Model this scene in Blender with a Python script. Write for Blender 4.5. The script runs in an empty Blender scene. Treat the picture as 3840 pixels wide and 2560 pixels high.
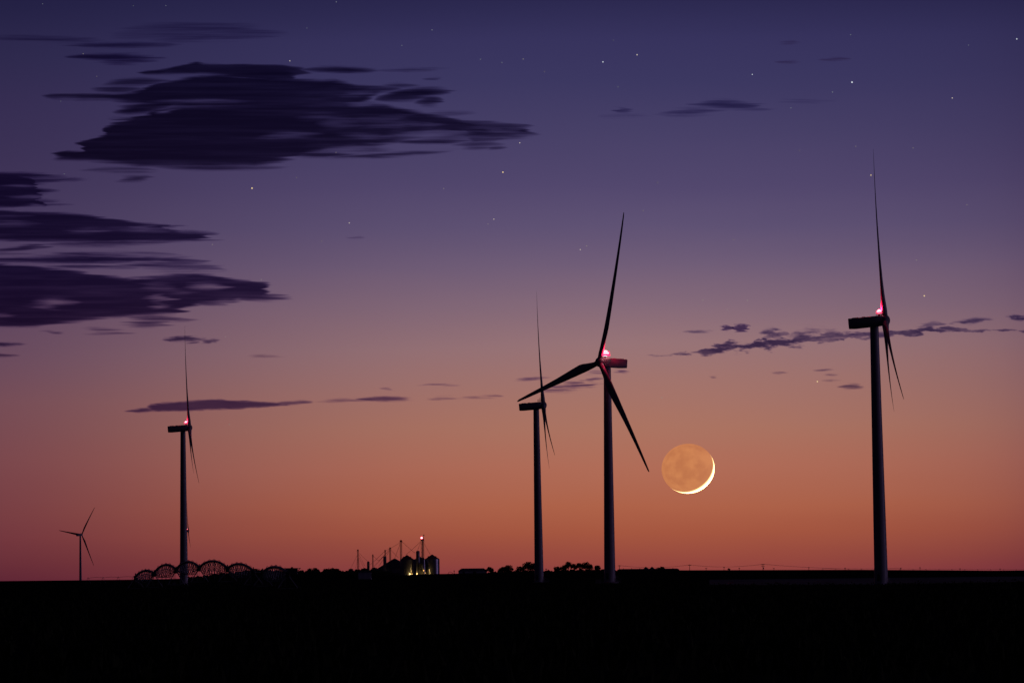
import bpy, math, random
import numpy as np
from mathutils import Matrix, Vector
R = math.radians
scene = bpy.context.scene
COL = scene.collection
K = 1/16              # light levels at dusk; the exposure makes up for it
F = 21100.0            # focal length expressed in photograph pixels (3840 wide)
CAMH = 3.1
PITCH, ROLL = math.atan(877/F), R(-0.60)
CM = Matrix.Rotation(math.pi/2 + PITCH, 3, 'X') @ Matrix.Rotation(ROLL, 3, 'Z')

def P(x, y, D):
    """photo measurement (x, y) at distance D -> metres in the world"""
    v = Vector(((x-1920)/F*D, (1280-y)/F*D, -D))
    return CM @ v + Vector((0, 0, CAMH))
def horizon(x): return 2157 - .0105*(x-1920)

# ------------------------------------------------------------------ camera
cd = bpy.data.cameras.new('camera'); cam = bpy.data.objects.new('camera', cd); COL.objects.link(cam)
cam.matrix_world = Matrix.Translation((0, 0, CAMH)) @ CM.to_4x4()
cd.sensor_width = 36; cd.lens = 36*F/3840; cd.clip_start = 1; cd.clip_end = 400000
scene.camera = cam
scene.view_settings.view_transform = 'Standard'; scene.view_settings.look = 'None'
scene.view_settings.exposure = 4;   # long night exposure
scene.view_settings.gamma = 1
scene.render.engine = 'CYCLES'
scene.cycles.transparent_max_bounces = 64
scene.cycles.volume_bounces = 0

def lin(c):
    return tuple(((v/255)/12.92 if v/255 <= .04045 else ((v/255+.055)/1.055)**2.4) for v in c) + (1,)

# ------------------------------------------------------------------ world: dusk sky
w = bpy.data.worlds.new('World'); scene.world = w; w.use_nodes = True
nt = w.node_tree; nt.nodes.clear()
N = nt.nodes.new; L = nt.links.new
def M(op, a, b=None, clamp=False):
    n = N('ShaderNodeMath'); n.operation = op; n.use_clamp = clamp
    for i, v in enumerate((a, b)):
        if v is None: continue
        if isinstance(v, (int, float)): n.inputs[i].default_value = v
        else: L(v, n.inputs[i])
    return n.outputs[0]
def ramp(fac, pts, interp='LINEAR'):
    n = N('ShaderNodeValToRGB'); n.color_ramp.interpolation = interp
    e = n.color_ramp.elements
    while len(e) > 1: e.remove(e[0])
    e[0].position = pts[0][0]; e[0].color = pts[0][1]
    for p, c in pts[1:]:
        k = e.new(p); k.color = c
    L(fac, n.inputs[0]); return n.outputs[0]
def mix(f, a, b):
    n = N('ShaderNodeMix'); n.data_type = 'RGBA'
    L(f, n.inputs[0])
    for s, v in ((6, a), (7, b)):
        if isinstance(v, tuple): n.inputs[s].default_value = v
        else: L(v, n.inputs[s])
    return n.outputs[2]
tc = N('ShaderNodeTexCoord'); sp = N('ShaderNodeSeparateXYZ'); L(tc.outputs['Generated'], sp.inputs[0])
dx, dy, dz = sp.outputs
az = M('ARCTAN2', dx, dy)
el = M('ARCSINE', dz)
# slow waves of thin air so that the bands of colour are not ruled lines
mp = N('ShaderNodeMapping'); mp.inputs['Scale'].default_value = (14, 14, 90); L(tc.outputs['Generated'], mp.inputs[0])
nz = N('ShaderNodeTexNoise'); nz.inputs['Scale'].default_value = 1; nz.inputs['Detail'].default_value = 3
L(mp.outputs[0], nz.inputs['Vector'])
wav = M('MULTIPLY', M('SUBTRACT', nz.outputs[0], .5), .0035)
elw = M('ADD', el, wav)
def u(y): return (2157-y)/F/.12          # height of a colour band above the horizon, in units of .12 rad
ue = M('DIVIDE', elw, .12, True)
CEN = [(2157,(141,63,64)),(2100,(150,72,62)),(2000,(166,87,64)),(1900,(175,99,73)),(1755,(177,109,88)),(1600,(172,116,98)),
       (1450,(163,116,108)),(1300,(152,116,119)),(1150,(133,106,121)),(1000,(113,94,120)),(850,(95,82,116)),(700,(83,72,110)),
       (500,(71,64,103)),(300,(60,56,97)),(150,(55,51,93)),(0,(47,44,84))]
EDG = [(2157,(90,36,52)),(2100,(100,44,56)),(2000,(110,52,62)),(1900,(114,58,66)),(1700,(118,68,76)),(1500,(113,73,85)),
       (1350,(103,71,90)),(1150,(90,66,93)),(1000,(80,62,93)),(800,(68,55,88)),(600,(59,48,83)),(400,(53,44,80)),
       (200,(45,40,75)),(0,(36,33,68))]
def tail(l, z): return [(u(y), lin(c)) for y, c in l] + [(.97, lin(z))]
cen = ramp(ue, tail(CEN, (44,41,80))); edg = ramp(ue, tail(EDG, (34,31,64)))
aw = M('ADD', M('MULTIPLY', az, 1.0), .12, True)          # -.12..+.88 rad -> 0..1
def ax(x): return (x-1920)/F + .12
g = lambda v: (v, v, v, 1)
mm = ramp(aw, [(0, g(1)), (ax(0), g(.95)), (ax(350), g(.78)), (ax(700), g(.56)), (ax(1100), g(.33)), (ax(1500), g(.15)), (ax(2000), g(.04)), (ax(2500), g(0)),
               (ax(2900), g(.05)), (ax(3300), g(.14)), (ax(3600), g(.27)), (ax(3840), g(.42)), (.26, g(1))], 'B_SPLINE')
sky = mix(mm, cen, edg)
# away from the afterglow the dome goes to dark blue
el2 = M('DIVIDE', M('SUBTRACT', el, .1), .5, True)
zen = ramp(el2, [(0, (.014,.012,.050,1)), (.3, (.004,.004,.017,1)), (1, (.0012,.0014,.006,1))])
hi = M('DIVIDE', M('SUBTRACT', el, .095), .03, True)
sky = mix(hi, sky, zen)
aabs = M('ABSOLUTE', az)
side = M('DIVIDE', M('SUBTRACT', aabs, .12), .5, True)
back = ramp(el2, [(0, (.0050,.0028,.0085,1)), (.12, (.0022,.0016,.0050,1)), (.4, (.0010,.0009,.0035,1)), (1, (.0012,.0014,.006,1))])
sky = mix(side, sky, back)
# violet glow added low in the right-hand sky, out of view, to rim the towers
la = M('DIVIDE', M('SUBTRACT', az, 1.62), .16); le = M('DIVIDE', M('SUBTRACT', el, .10), .30)
lob = M('EXPONENT', M('MULTIPLY', M('ADD', M('MULTIPLY', la, la), M('MULTIPLY', le, le)), -1))
lc = N('ShaderNodeMix'); lc.data_type = 'RGBA'; lc.blend_type = 'ADD'; L(lob, lc.inputs[0]); L(sky, lc.inputs[6]); lc.inputs[7].default_value = (.62,.40,.95,1)
sky = lc.outputs[2]
dn = M('GREATER_THAN', 0, el)
sky = mix(dn, sky, (.0015,.001,.002,1))
bg = N('ShaderNodeBackground'); L(sky, bg.inputs[0]); bg.inputs[1].default_value = K
out = N('ShaderNodeOutputWorld'); L(bg.outputs[0], out.inputs[0])

# the sun, well below the horizon: the ground keeps it off the land, it only reaches the moon
sd = bpy.data.lights.new('sun', 'SUN'); sd.energy = 4.0; sd.angle = R(.5); sd.color = (1, .93, .8)
so = bpy.data.objects.new('sun', sd); COL.objects.link(so)
sdir = Vector((math.sin(R(24))*math.cos(R(21)), math.cos(R(24))*math.cos(R(21)), -math.sin(R(21))))   # towards the sun
so.rotation_euler = sdir.to_track_quat('Z', 'Y').to_euler()

# ------------------------------------------------------------------ materials
def mat(name, col, rough=.6, metal=0, noise=None, bump=None, spec=.5):
    m = bpy.data.materials.new(name); m.use_nodes = True
    t = m.node_tree; b = t.nodes['Principled BSDF']
    b.inputs['Roughness'].default_value = rough; b.inputs['Metallic'].default_value = metal
    b.inputs['Specular IOR Level'].default_value = spec
    c = tuple(col)+(1,)
    b.inputs['Base Color'].default_value = c
    if noise:
        sc, amt = noise
        co = t.nodes.new('ShaderNodeTexCoord'); nn = t.nodes.new('ShaderNodeTexNoise'); nn.inputs['Scale'].default_value = sc; nn.inputs['Detail'].default_value = 4
        t.links.new(co.outputs['Object'], nn.inputs['Vector'])
        r = t.nodes.new('ShaderNodeValToRGB')
        r.color_ramp.elements[0].position = .3; r.color_ramp.elements[1].position = .7
        r.color_ramp.elements[0].color = tuple(v*(1-amt) for v in col)+(1,)
        r.color_ramp.elements[1].color = tuple(min(1, v*(1+amt)) for v in col)+(1,)
        t.links.new(nn.outputs[0], r.inputs[0]); t.links.new(r.outputs[0], b.inputs['Base Color'])
        if bump:
            bp = t.nodes.new('ShaderNodeBump'); bp.inputs['Strength'].default_value = bump; bp.inputs['Distance'].default_value = .3
            t.links.new(nn.outputs[0], bp.inputs['Height']); t.links.new(bp.outputs[0], b.inputs['Normal'])
    return m
def emat(name, col, s):
    m = bpy.data.materials.new(name); m.use_nodes = True
    t = m.node_tree; t.nodes.clear()
    e = t.nodes.new('ShaderNodeEmission'); e.inputs[0].default_value = tuple(col)+(1,); e.inputs[1].default_value = s*K
    o = t.nodes.new('ShaderNodeOutputMaterial'); t.links.new(e.outputs[0], o.inputs[0]); return m
m_tower = mat('white_tower_paint', (.62,.62,.63), .30, noise=(.35,.08))
m_nac = mat('white_fibreglass', (.45,.45,.46), .7, noise=(.5,.1))
m_blade = mat('blade_gelcoat', (.55,.55,.56), .55)
m_steel = mat('galvanised_steel', (.32,.33,.34), .5, .6, noise=(2,.2))
m_dark = mat('dark_steel', (.08,.08,.085), .6, .3, noise=(3,.2))
m_bin = mat('corrugated_zinc', (.48,.49,.52), .30, .85, noise=(.6,.15))
m_roofz = mat('weathered_roof_zinc', (.14,.14,.15), .7, .3, noise=(.8,.2))
m_barn = mat('pale_sheet_wall', (.85,.83,.85), .7, noise=(.5,.12))
m_roof = mat('roof_sheet', (.12,.11,.12), .8, noise=(.7,.2))
m_wood = mat('weathered_pole_wood', (.10,.075,.05), .9, noise=(2,.3))
m_leaf = mat('foliage', (.045,.06,.03), .9, noise=(.4,.4), spec=.1)
m_bark = mat('bark', (.08,.06,.045), .95, noise=(2,.3), spec=.1)
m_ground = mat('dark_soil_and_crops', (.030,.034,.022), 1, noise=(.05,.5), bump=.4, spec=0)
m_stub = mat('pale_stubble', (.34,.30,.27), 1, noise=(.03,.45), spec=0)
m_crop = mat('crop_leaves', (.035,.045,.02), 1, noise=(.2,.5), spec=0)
m_rub = mat('tyre_rubber', (.03,.03,.03), .9)
m_conc = mat('concrete', (.35,.34,.33), .9, noise=(2,.2))
m_halo = emat('beacon_halo_red', (1,.02,.09), 3)  # red halo glow, given to rings around the lenses
m_core = emat('beacon_filament', (1,.52,.55), 5)
m_red = emat('small_red_lamp', (1,.03,.09), 2.2)
m_yel = emat('sodium_lamp', (1,.5,.12), 2.5)

# ------------------------------------------------------------------ mesh builder
class MB:
    def __init__(s): s.v = []; s.f = []
    def add(s, vs, fs):
        n = len(s.v); s.v += [tuple(v) for v in vs]; s.f += [tuple(i+n for i in f) for f in fs]; return s
    def box(s, lo, hi, M=None):
        x0,y0,z0 = lo; x1,y1,z1 = hi
        v = [Vector(p) for p in ((x0,y0,z0),(x1,y0,z0),(x1,y1,z0),(x0,y1,z0),(x0,y0,z1),(x1,y0,z1),(x1,y1,z1),(x0,y1,z1))]
        if M: v = [M @ p for p in v]
        return s.add(v, [(0,3,2,1),(4,5,6,7),(0,1,5,4),(1,2,6,5),(2,3,7,6),(3,0,4,7)])
    def rings(s, rings, cap=True, closed=False):
        n = len(rings[0]); base = len(s.v)
        for r in rings: s.v += [tuple(p) for p in r]
        m = len(rings)
        for i in range(m if closed else m-1):
            a = base+i*n; b = base+((i+1) % m)*n
            for j in range(n): s.f.append((a+j, a+(j+1)%n, b+(j+1)%n, b+j))
        if cap and not closed:
            s.f.append(tuple(base+j for j in range(n-1, -1, -1)))
            s.f.append(tuple(base+(m-1)*n+j for j in range(n)))
        return s
    def tube(s, pts, r, n=6, cap=True, closed=False):
        pts = [Vector(p) for p in pts]; rs = r if isinstance(r, (list, tuple)) else [r]*len(pts)
        out = []; up = None
        for i, p in enumerate(pts):
            if closed: d = pts[(i+1)%len(pts)] - pts[i-1]
            else: d = pts[min(i+1, len(pts)-1)] - pts[max(i-1, 0)]
            d.normalize()
            if up is None: up = Vector((0,0,1)) if abs(d.z) < .9 else Vector((1,0,0))
            a = d.cross(up)
            if a.length < 1e-6: a = d.cross(Vector((0,1,0)))
            a.normalize(); b = a.cross(d); b.normalize(); up = b
            out.append([p + rs[i]*(math.cos(2*math.pi*k/n)*a + math.sin(2*math.pi*k/n)*b) for k in range(n)])
        return s.rings(out, cap, closed)
    def lathe(s, prof, n=24, c=(0,0,0), cap=True):
        return s.rings([[(c[0]+r*math.cos(2*math.pi*k/n), c[1]+r*math.sin(2*math.pi*k/n), c[2]+z) for k in range(n)] for r, z in prof], cap)
    def sphere(s, c, r, n=16, m=10, sc=(1,1,1)):
        rr = []
        for i in range(m+1):
            t = math.pi*i/m; q = max(math.sin(t), .001)
            rr.append([(c[0]+r*sc[0]*q*math.cos(2*math.pi*k/n), c[1]+r*sc[1]*q*math.sin(2*math.pi*k/n), c[2]-r*sc[2]*math.cos(t)) for k in range(n)])
        return s.rings(rr)
    def build(s, name, material, parent=None, smooth=False, loc=None):
        me = bpy.data.meshes.new(name); me.from_pydata(s.v, [], s.f); me.update()
        if material: me.materials.append(material)
        if smooth: me.shade_smooth(); 
        o = bpy.data.objects.new(name, me); COL.objects.link(o)
        if parent: o.parent = parent
        if loc is not None: o.location = loc
        return o
def autosmooth(o, ang=35):
    # sharp edges stay sharp: shading split by angle
    me = o.data
    me.shade_smooth()
    try: me.set_sharp_from_angle(angle=R(ang))
    except Exception: pass
    return o
def tag(o, label=None, cat=None, group=None, kind=None):
    if label: o['label'] = label
    if cat: o['category'] = cat
    if group: o['group'] = group
    if kind: o['kind'] = kind
    return o
def empty(name, loc, label, cat, group=None, rot=None):
    o = bpy.data.objects.new(name, None); COL.objects.link(o); o.location = loc
    if rot is not None: o.rotation_euler = rot
    return tag(o, label, cat, group)
def copy_tree(o, parent=None):
    c = o.copy(); COL.objects.link(c)
    if parent: c.parent = parent
    for ch in list(o.children): copy_tree(ch, c)
    return c

# ------------------------------------------------------------------ ground
SIL = [(-2500,2185),(0,2178),(500,2172),(700,2168),(850,2161),(1000,2157),(1300,2156),(1420,2157),(1545,2154),(1600,2151.5),(1700,2149.5),(1850,2147),
       (2000,2146),(2150,2142),(2270,2140),(2500,2137),(2700,2136.3),(3200,2135),(3500,2136.5),(3840,2139),(5500,2150)]
def interp(t, pts):
    if t <= pts[0][0]: return pts[0][1]
    for (a, b), (c, d) in zip(pts, pts[1:]):
        if t <= c: return b + (d-b)*(t-a)/(c-a)
    return pts[-1][1]
def sst(a, b, t):
    t = max(0, min(1, (t-a)/(b-a))); return t*t*(3-2*t)
def H(X, Y):
    if Y < 50: return 0
    x = 1920 + X/Y*F*1.001
    z = 0
    zr = CAMH + (horizon(x) - interp(x, SIL))/F*4500
    z += max(0, zr)*sst(2950, 4450, Y)*(1-sst(4700, 5600, Y))
    z += 1.75*math.exp(-((x-800)/210)**2)*math.exp(-((Y-1260)/170)**2)          # knoll under the irrigation machine
    z += -.9*math.exp(-((X-111)/60)**2 - ((Y-1701)/250)**2)
    z += .10*math.sin(X*.021+Y*.004)*math.sin(Y*.006)*math.exp(-abs(Y-700)/500)
    return z
g_ = MB(); rows = []
dist = [0,60,110,160]; d_ = 160
while d_ < 2900: d_ *= 1.06; dist.append(d_)
dist += [2950+i*75 for i in range(38)]
d_ = dist[-1]
while d_ < 100000: d_ *= 1.25; dist.append(d_)
angs = [-1.25,-.8,-.5,-.3,-.2,-.15]+[-.12+.0035*i for i in range(69)]+[.15,.2,.3,.5,.8,1.25]
for d in dist: rows.append([(d*math.tan(a), d, H(d*math.tan(a), d)) for a in angs])
n = len(angs)
for r in rows: g_.v += r
for i in range(len(rows)-1):
    for j in range(n-1): g_.f.append((i*n+j, i*n+j+1, (i+1)*n+j+1, (i+1)*n+j))
# ground behind and beside the camera
g_.add([(-100000,-60000,0),(100000,-60000,0),(100000*3,0,0),(-100000*3,0,0)], [(0,1,2,3)])
g_.add([(0,0,0),(300000,0,0),(rows[-1][-1][0],rows[-1][-1][1],0)], [(0,1,2)])
g_.add([(0,0,0),(rows[-1][0][0],rows[-1][0][1],0),(-300000,0,0)], [(0,1,2)])
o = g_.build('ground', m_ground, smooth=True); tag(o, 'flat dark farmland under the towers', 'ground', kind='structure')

# a paler stubble strip beyond the right-hand tower
f_ = MB(); xs = [2650+40*i for i in range(40)]; ds = [1760+90*i for i in range(13)]
for d in ds:
    for x in xs:
        X = (x-1920)/F*d; f_.v.append((X, d, H(X, d)+.02+(.25 if False else 0)))
for i in range(len(ds)-1):
    for j in range(len(xs)-1): a = i*len(xs)+j; f_.f.append((a, a+1, a+1+len(xs), a+len(xs)))
o = f_.build('field', m_stub, smooth=True); tag(o, 'paler stubble field behind the right-hand tower', 'field', kind='structure')

# near crop: many leaves, nobody could count them
random.seed(5)
c_ = MB()
for i in range(9000):
    d = 150*(1900/150)**(random.random()**.8); X = (random.uniform(-120, 3960)-1920)/F*d; z = H(X, d)
    h = random.uniform(.25,.6); wd = random.uniform(.05,.13)*(1+d/900); a = random.uniform(0, math.pi)
    ca, sa = math.cos(a)*wd, math.sin(a)*wd; lx = random.uniform(-.2,.2)
    c_.add([(X-ca, d-sa, z-.02),(X+ca, d+sa, z-.02),(X+lx+ca*.4, d+sa*.4, z+h),(X+lx-ca*.3, d, z+h*1.1)], [(0,1,2,3)])
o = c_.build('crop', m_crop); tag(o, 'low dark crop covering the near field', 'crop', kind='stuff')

# ------------------------------------------------------------------ wind turbines
def bladecurve(s):
    return interp(s, [(0,1.9),(.04,1.9),(.10,2.5),(.2,3.5),(.3,3.2),(.5,2.35),(.7,1.7),(.9,1.15),(.98,.8),(1,.35)])
def blade_mesh(Rr, twist0=16):
    mb = MB(); rings = []
    for s in [0,.02,.04,.07,.1,.14,.18,.22,.3,.4,.5,.6,.7,.8,.88,.94,.98,1]:
        c = bladecurve(s); th = interp(s, [(0,1.9),(.04,1.88),(.1,1.5),(.2,1.05),(.4,.6),(.7,.3),(1,.06)])
        rnd = interp(s, [(0,1),(.04,1),(.2,0),(1,0)]); tw = R(twist0*(1-s)**1.6+1)
        ring = []
        for k in range(16):
            a = 2*math.pi*k/16
            px = math.cos(a); sh = math.sin(a)*(1 if rnd else 1)
            # aerofoil: thick nose, thin tail
            ytk = sh*th/2*(rnd + (1-rnd)*(.35+.65*(1-px)/2*1.35)) 
            xch = px*c/2 + (1-rnd)*c*.22
            X = xch*math.sin(tw)*1.0 + ytk*math.cos(tw) + 1.6*s*s
            Y = xch*math.cos(tw) - ytk*math.sin(tw)
            ring.append((X, Y, 1.2 + s*(Rr-1.2)))
        rings.append(ring)
    return mb.rings(rings)
def turbine(base, top, axis_deg, rotor_deg, label, rotorR=52, beacon=None, light=0, spin=1, detail=True, hubscale=1, tilt=4, twist=16):
    """base, top: world points of tower foot and nacelle centre; axis_deg: heading of rotor axis, 0 = +X (right), 90 = away"""
    hh = (top-base).length; k = 1.0
    root = empty('wind_turbine', base, label, 'wind turbine', 'wind turbines standing across the dark plain')
    d = (top-base).normalized()
    lean = Vector((0,0,1)).rotation_difference(d).to_matrix()
    root.rotation_mode = 'XYZ'
    root.rotation_euler = (lean @ Matrix.Rotation(R(axis_deg), 3, 'Z')).to_euler()
    ht = hh-1.6
    t = MB(); pr = []
    nseg = 4
    for i in range(nseg):
        z0 = ht*i/nseg; z1 = ht*(i+1)/nseg
        r0 = 2.1-(2.1-1.3)*(i/nseg); r1 = 2.1-(2.1-1.3)*((i+1)/nseg)
        pr += [(r0, z0+.13), (r1, z1-.13), (r1+.035, z1-.12), (r1+.035, z1+.10)] if i < nseg-1 else [(r0, z0+.13), (r1, z1)]
    pr[0] = (2.1, -1.5)
    t.lathe(pr, 48)
    tw = autosmooth(t.build('tower', m_tower, root))
    if detail:
        dm = MB()
        a0 = R(-axis_deg-90-25)          # access door on the side facing the road
        Mx = Matrix.Rotation(a0, 4, 'Z')
        dm.box((2.05,-.45,1.3),(2.14,.45,3.4), Mx); dm.build('door', m_dark, tw)
        st = MB(); a1 = R(-axis_deg-18); Mx = Matrix.Rotation(a1, 4, 'Z')
        for q in range(6): st.box((2.2+.32*q,-.6,1.15-.2*q),(2.2+.32*(q+1),.6,1.23-.2*q), Mx)
        for sy in (-.6,.6):
            st.tube([Mx @ Vector((2.15,sy,2.3)), Mx @ Vector((2.4,sy,2.3)), Mx @ Vector((4.2,sy,1.1)), Mx @ Vector((4.2,sy,0))], .05)
            st.tube([Mx @ Vector((2.4,sy,2.3)), Mx @ Vector((2.4,sy,0))], .05)
        st.build('entry_steps', m_steel, root)
        fd = MB().lathe([(3.3,-.8),(3.3,.12),(3.1,.18),(2.3,.2)], 32); fd.build('foundation', m_conc, root)
    TM = Matrix.Translation((0,0,hh)) @ Matrix.Rotation(R(-tilt), 4, 'Y')
    # nacelle: chamfered box, lofted along x
    nb = MB(); rings = []
    for x, hw, zt, zb in [(-7.75,1.45,1.48,-1.42),(-7.6,1.6,1.6,-1.6),(-5.8,1.68,1.6,-1.75),(0,1.7,1.62,-1.7),(1.6,1.7,1.62,-1.65),(2.5,1.55,1.45,-1.55),(2.7,1.35,1.25,-1.35)]:
        ch = .28
        ring = [(hw,zb+ch),(hw,zt-ch),(hw-ch*.4,zt-ch*.25),(hw-ch,zt),(-hw+ch,zt),(-hw+ch*.4,zt-ch*.25),(-hw,zt-ch),(-hw,zb+ch),(-hw+ch*.4,zb+ch*.25),(-hw+ch,zb),(hw-ch,zb),(hw-ch*.4,zb+ch*.25)]
        rings.append([TM @ Vector((x, yy, zz)) for yy, zz in ring])
    nb.rings(rings); nac = autosmooth(nb.build('nacelle', m_nac, root), 40)
    if detail:
        MB().box((-6.5,-.9,1.6),(-4.7,.9,1.72), TM).build('roof_hatch', m_nac, nac); MB().box((-3.6,-.5,1.62),(-2.6,.5,1.75), TM).build('roof_hatch', m_nac, nac)
        vb = MB()
        for q in range(5): vb.box((-7.80,-1.0,-.7+.3*q),(-7.745,1.0,-.55+.3*q), TM)
        vb.build('rear_vent', m_dark, nac)
    # railing and instrument frame on top
    rl = MB(); r = .045
    def T(x,y,z): return TM @ Vector((x,y,z))
    for x in (.9,1.35,1.8,2.25,2.7) if detail else (.9,1.8,2.7):
        for y in (-.8,.8): rl.tube([T(x,y,1.5), T(x,y,2.75)], r, 5)
    for z in (2.1,2.75):
        for y in (-.8,.8): rl.tube([T(.9,y,z), T(2.7,y,z)], r, 5)
        for x in (.9,2.7): rl.tube([T(x,-.8,z), T(x,.8,z)], r, 5)
    rl.build('roof_railing', m_steel, nac)
    if detail:
        ms = MB()
        for x in (1.95,2.65): ms.tube([T(x,0,1.5), T(x,0,3.45)], r, 5)
        ms.tube([T(1.95,0,3.35), T(2.65,0,3.35)], r, 5); ms.sphere(T(1.95,0,3.5), .1, 8, 6); ms.box((2.5,-.06,3.42),(2.85,.06,3.5), TM)
        ms.build('weather_mast', m_steel, nac)
    # hub
    hb = MB(); prof = []
    HC = 3.3
    for i in range(11):
        a = math.pi/2*i/10; prof.append((1.8*math.cos(a)+.001, 1.55*math.sin(a)))
    prof = [(1.35,-1.0),(1.62,-.95),(1.8,-.5)] + prof
    HM = TM @ Matrix.Translation((HC,0,0)) @ Matrix.Rotation(math.pi/2, 4, 'Y')
    hb.rings([[HM @ Vector((r_*math.cos(2*math.pi*q/24), r_*math.sin(2*math.pi*q/24), z_)) for q in range(24)] for r_, z_ in prof])
    hub = autosmooth(hb.build('rotor_hub', m_nac, root), 50)
    bm_ = blade_mesh(rotorR, twist)
    first = bm_.build('blade', m_blade, hub, smooth=True)
    for i in range(3):
        b = first if i == 0 else first.copy()
        if i: COL.objects.link(b); b.parent = hub
        b.matrix_local = TM @ Matrix.Translation((HC,0,0)) @ Matrix.Rotation(spin*R(rotor_deg+120*i), 4, 'X')
    if beacon:
        bb = MB().lathe([(.34,0),(.34,.5),(.5,.55),(.5,.68)], 16); bo = bb.build('beacon_housing', m_dark, nac); by = 1.25 if spin < 0 else 0; bo.matrix_local = TM @ Matrix.Translation((1.75,by,1.55))
        gl = MB().sphere((0,0,.68+beacon*.75), beacon, 18, 12, (1,1,.85)); go = gl.build('beacon_lens', m_core, bo, smooth=True)
        gr = MB()
        for q, rr in ((.30,1.10),(.75,1.2),(1.2,1.10)):
            gr.tube([(beacon*rr*math.cos(2*math.pi*i/20), beacon*rr*math.sin(2*math.pi*i/20), .68+beacon*q) for i in range(20)], beacon*(.3 if q < .6 else .16), 6, closed=True)
        gr.build('beacon_halo_ring', m_halo, bo, smooth=True)  # glowing ring imitates the red halo around the beacon
        if light:
            ld = bpy.data.lights.new('beacon_light', 'POINT'); ld.energy = light*K; ld.color = (1,.008,.065); ld.shadow_soft_size = beacon*.5
            lo = bpy.data.objects.new('beacon_light', ld); COL.objects.link(lo); lo.parent = bo; lo.location = (0,0,.68+beacon*.75)
            # the lens must not shade its own lamp
            lo.location = (0,(beacon*1.3 if spin < 0 else 0),.7+beacon*(1.2 if spin < 0 else 1.75))
    return root

turbine(P(3305,2192,1701), P(3278,1205,1701), -1.8, -3, 'tall wind turbine at the far right with its red beacon lit, the largest tower', 52, .7, 2500, twist=4)
turbine(P(2287,2182,2049), P(2277,1359,2049), 180+31, 14.8, 'wind turbine beside the crescent moon with three widely spread blades and bright red beacon', 56, 1.3, 1500, spin=-1, twist=10)
turbine(P(2022,2182,2550), P(2010.5,1521,2550), 1.6, -5, 'wind turbine with unlit dark nacelle and bare roof railing, just left of the spread-bladed turbine', 52, None, 0, twist=4)
turbine(P(690,2192,2876), P(686,1605,2876), 4.8, 2, 'wind turbine with small red beacon rising behind the arched irrigation machine', 52, .75, 1800, twist=4)
# far ones
turbine(P(302,2180,9100), P(301,2004,9100), 48, 36, 'tiny distant wind turbine low on the horizon at far left, three blades showing', 55, None, 0, detail=False, twist=10)
turbine(P(699,2178,8600), P(698,1990,8600), 4, 0, 'distant wind turbine almost wholly hidden behind another tower, only its red lamp showing', 50, .7, 0, detail=False, twist=4)

# ------------------------------------------------------------------ transformer cabinets by the towers
def cabinet(x, y, D, w_, h_, label):
    p = P(x, y, D); p.z = H(p.x, p.y)
    r = empty('transformer_cabinet', p, label, 'electrical cabinet', 'transformer cabinets beside the towers')
    MB().box((-w_/2,-.8,.15),(w_/2,.8,h_)).build('cabinet_body', m_conc, r)
    MB().box((-w_/2-.08,-.88,h_),(w_/2+.08,.88,h_+.12)).build('cabinet_lid', m_steel, r)
    MB().box((-w_/2-.2,-1,-.3),(w_/2+.2,1,.15)).build('plinth', m_conc, r)
    MB().box((-.03,-.83,.3),(.03,-.8,h_-.1)).build('door_seam', m_dark, r)
cabinet(2244,2178,2040,2.0,1.5,'grey transformer cabinet left of the spread-bladed turbine foot')
cabinet(3350,2190,1700,.7,.6,'small pale cabinet at the foot of the far right tower')
cabinet(653,2190,2870,1.6,1.5,'pale transformer cabinet left of the tower behind the arched irrigation machine')
cabinet(2052,2181,2545,1.6,.7,'low cabinet right of the unlit turbine foot')

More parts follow.
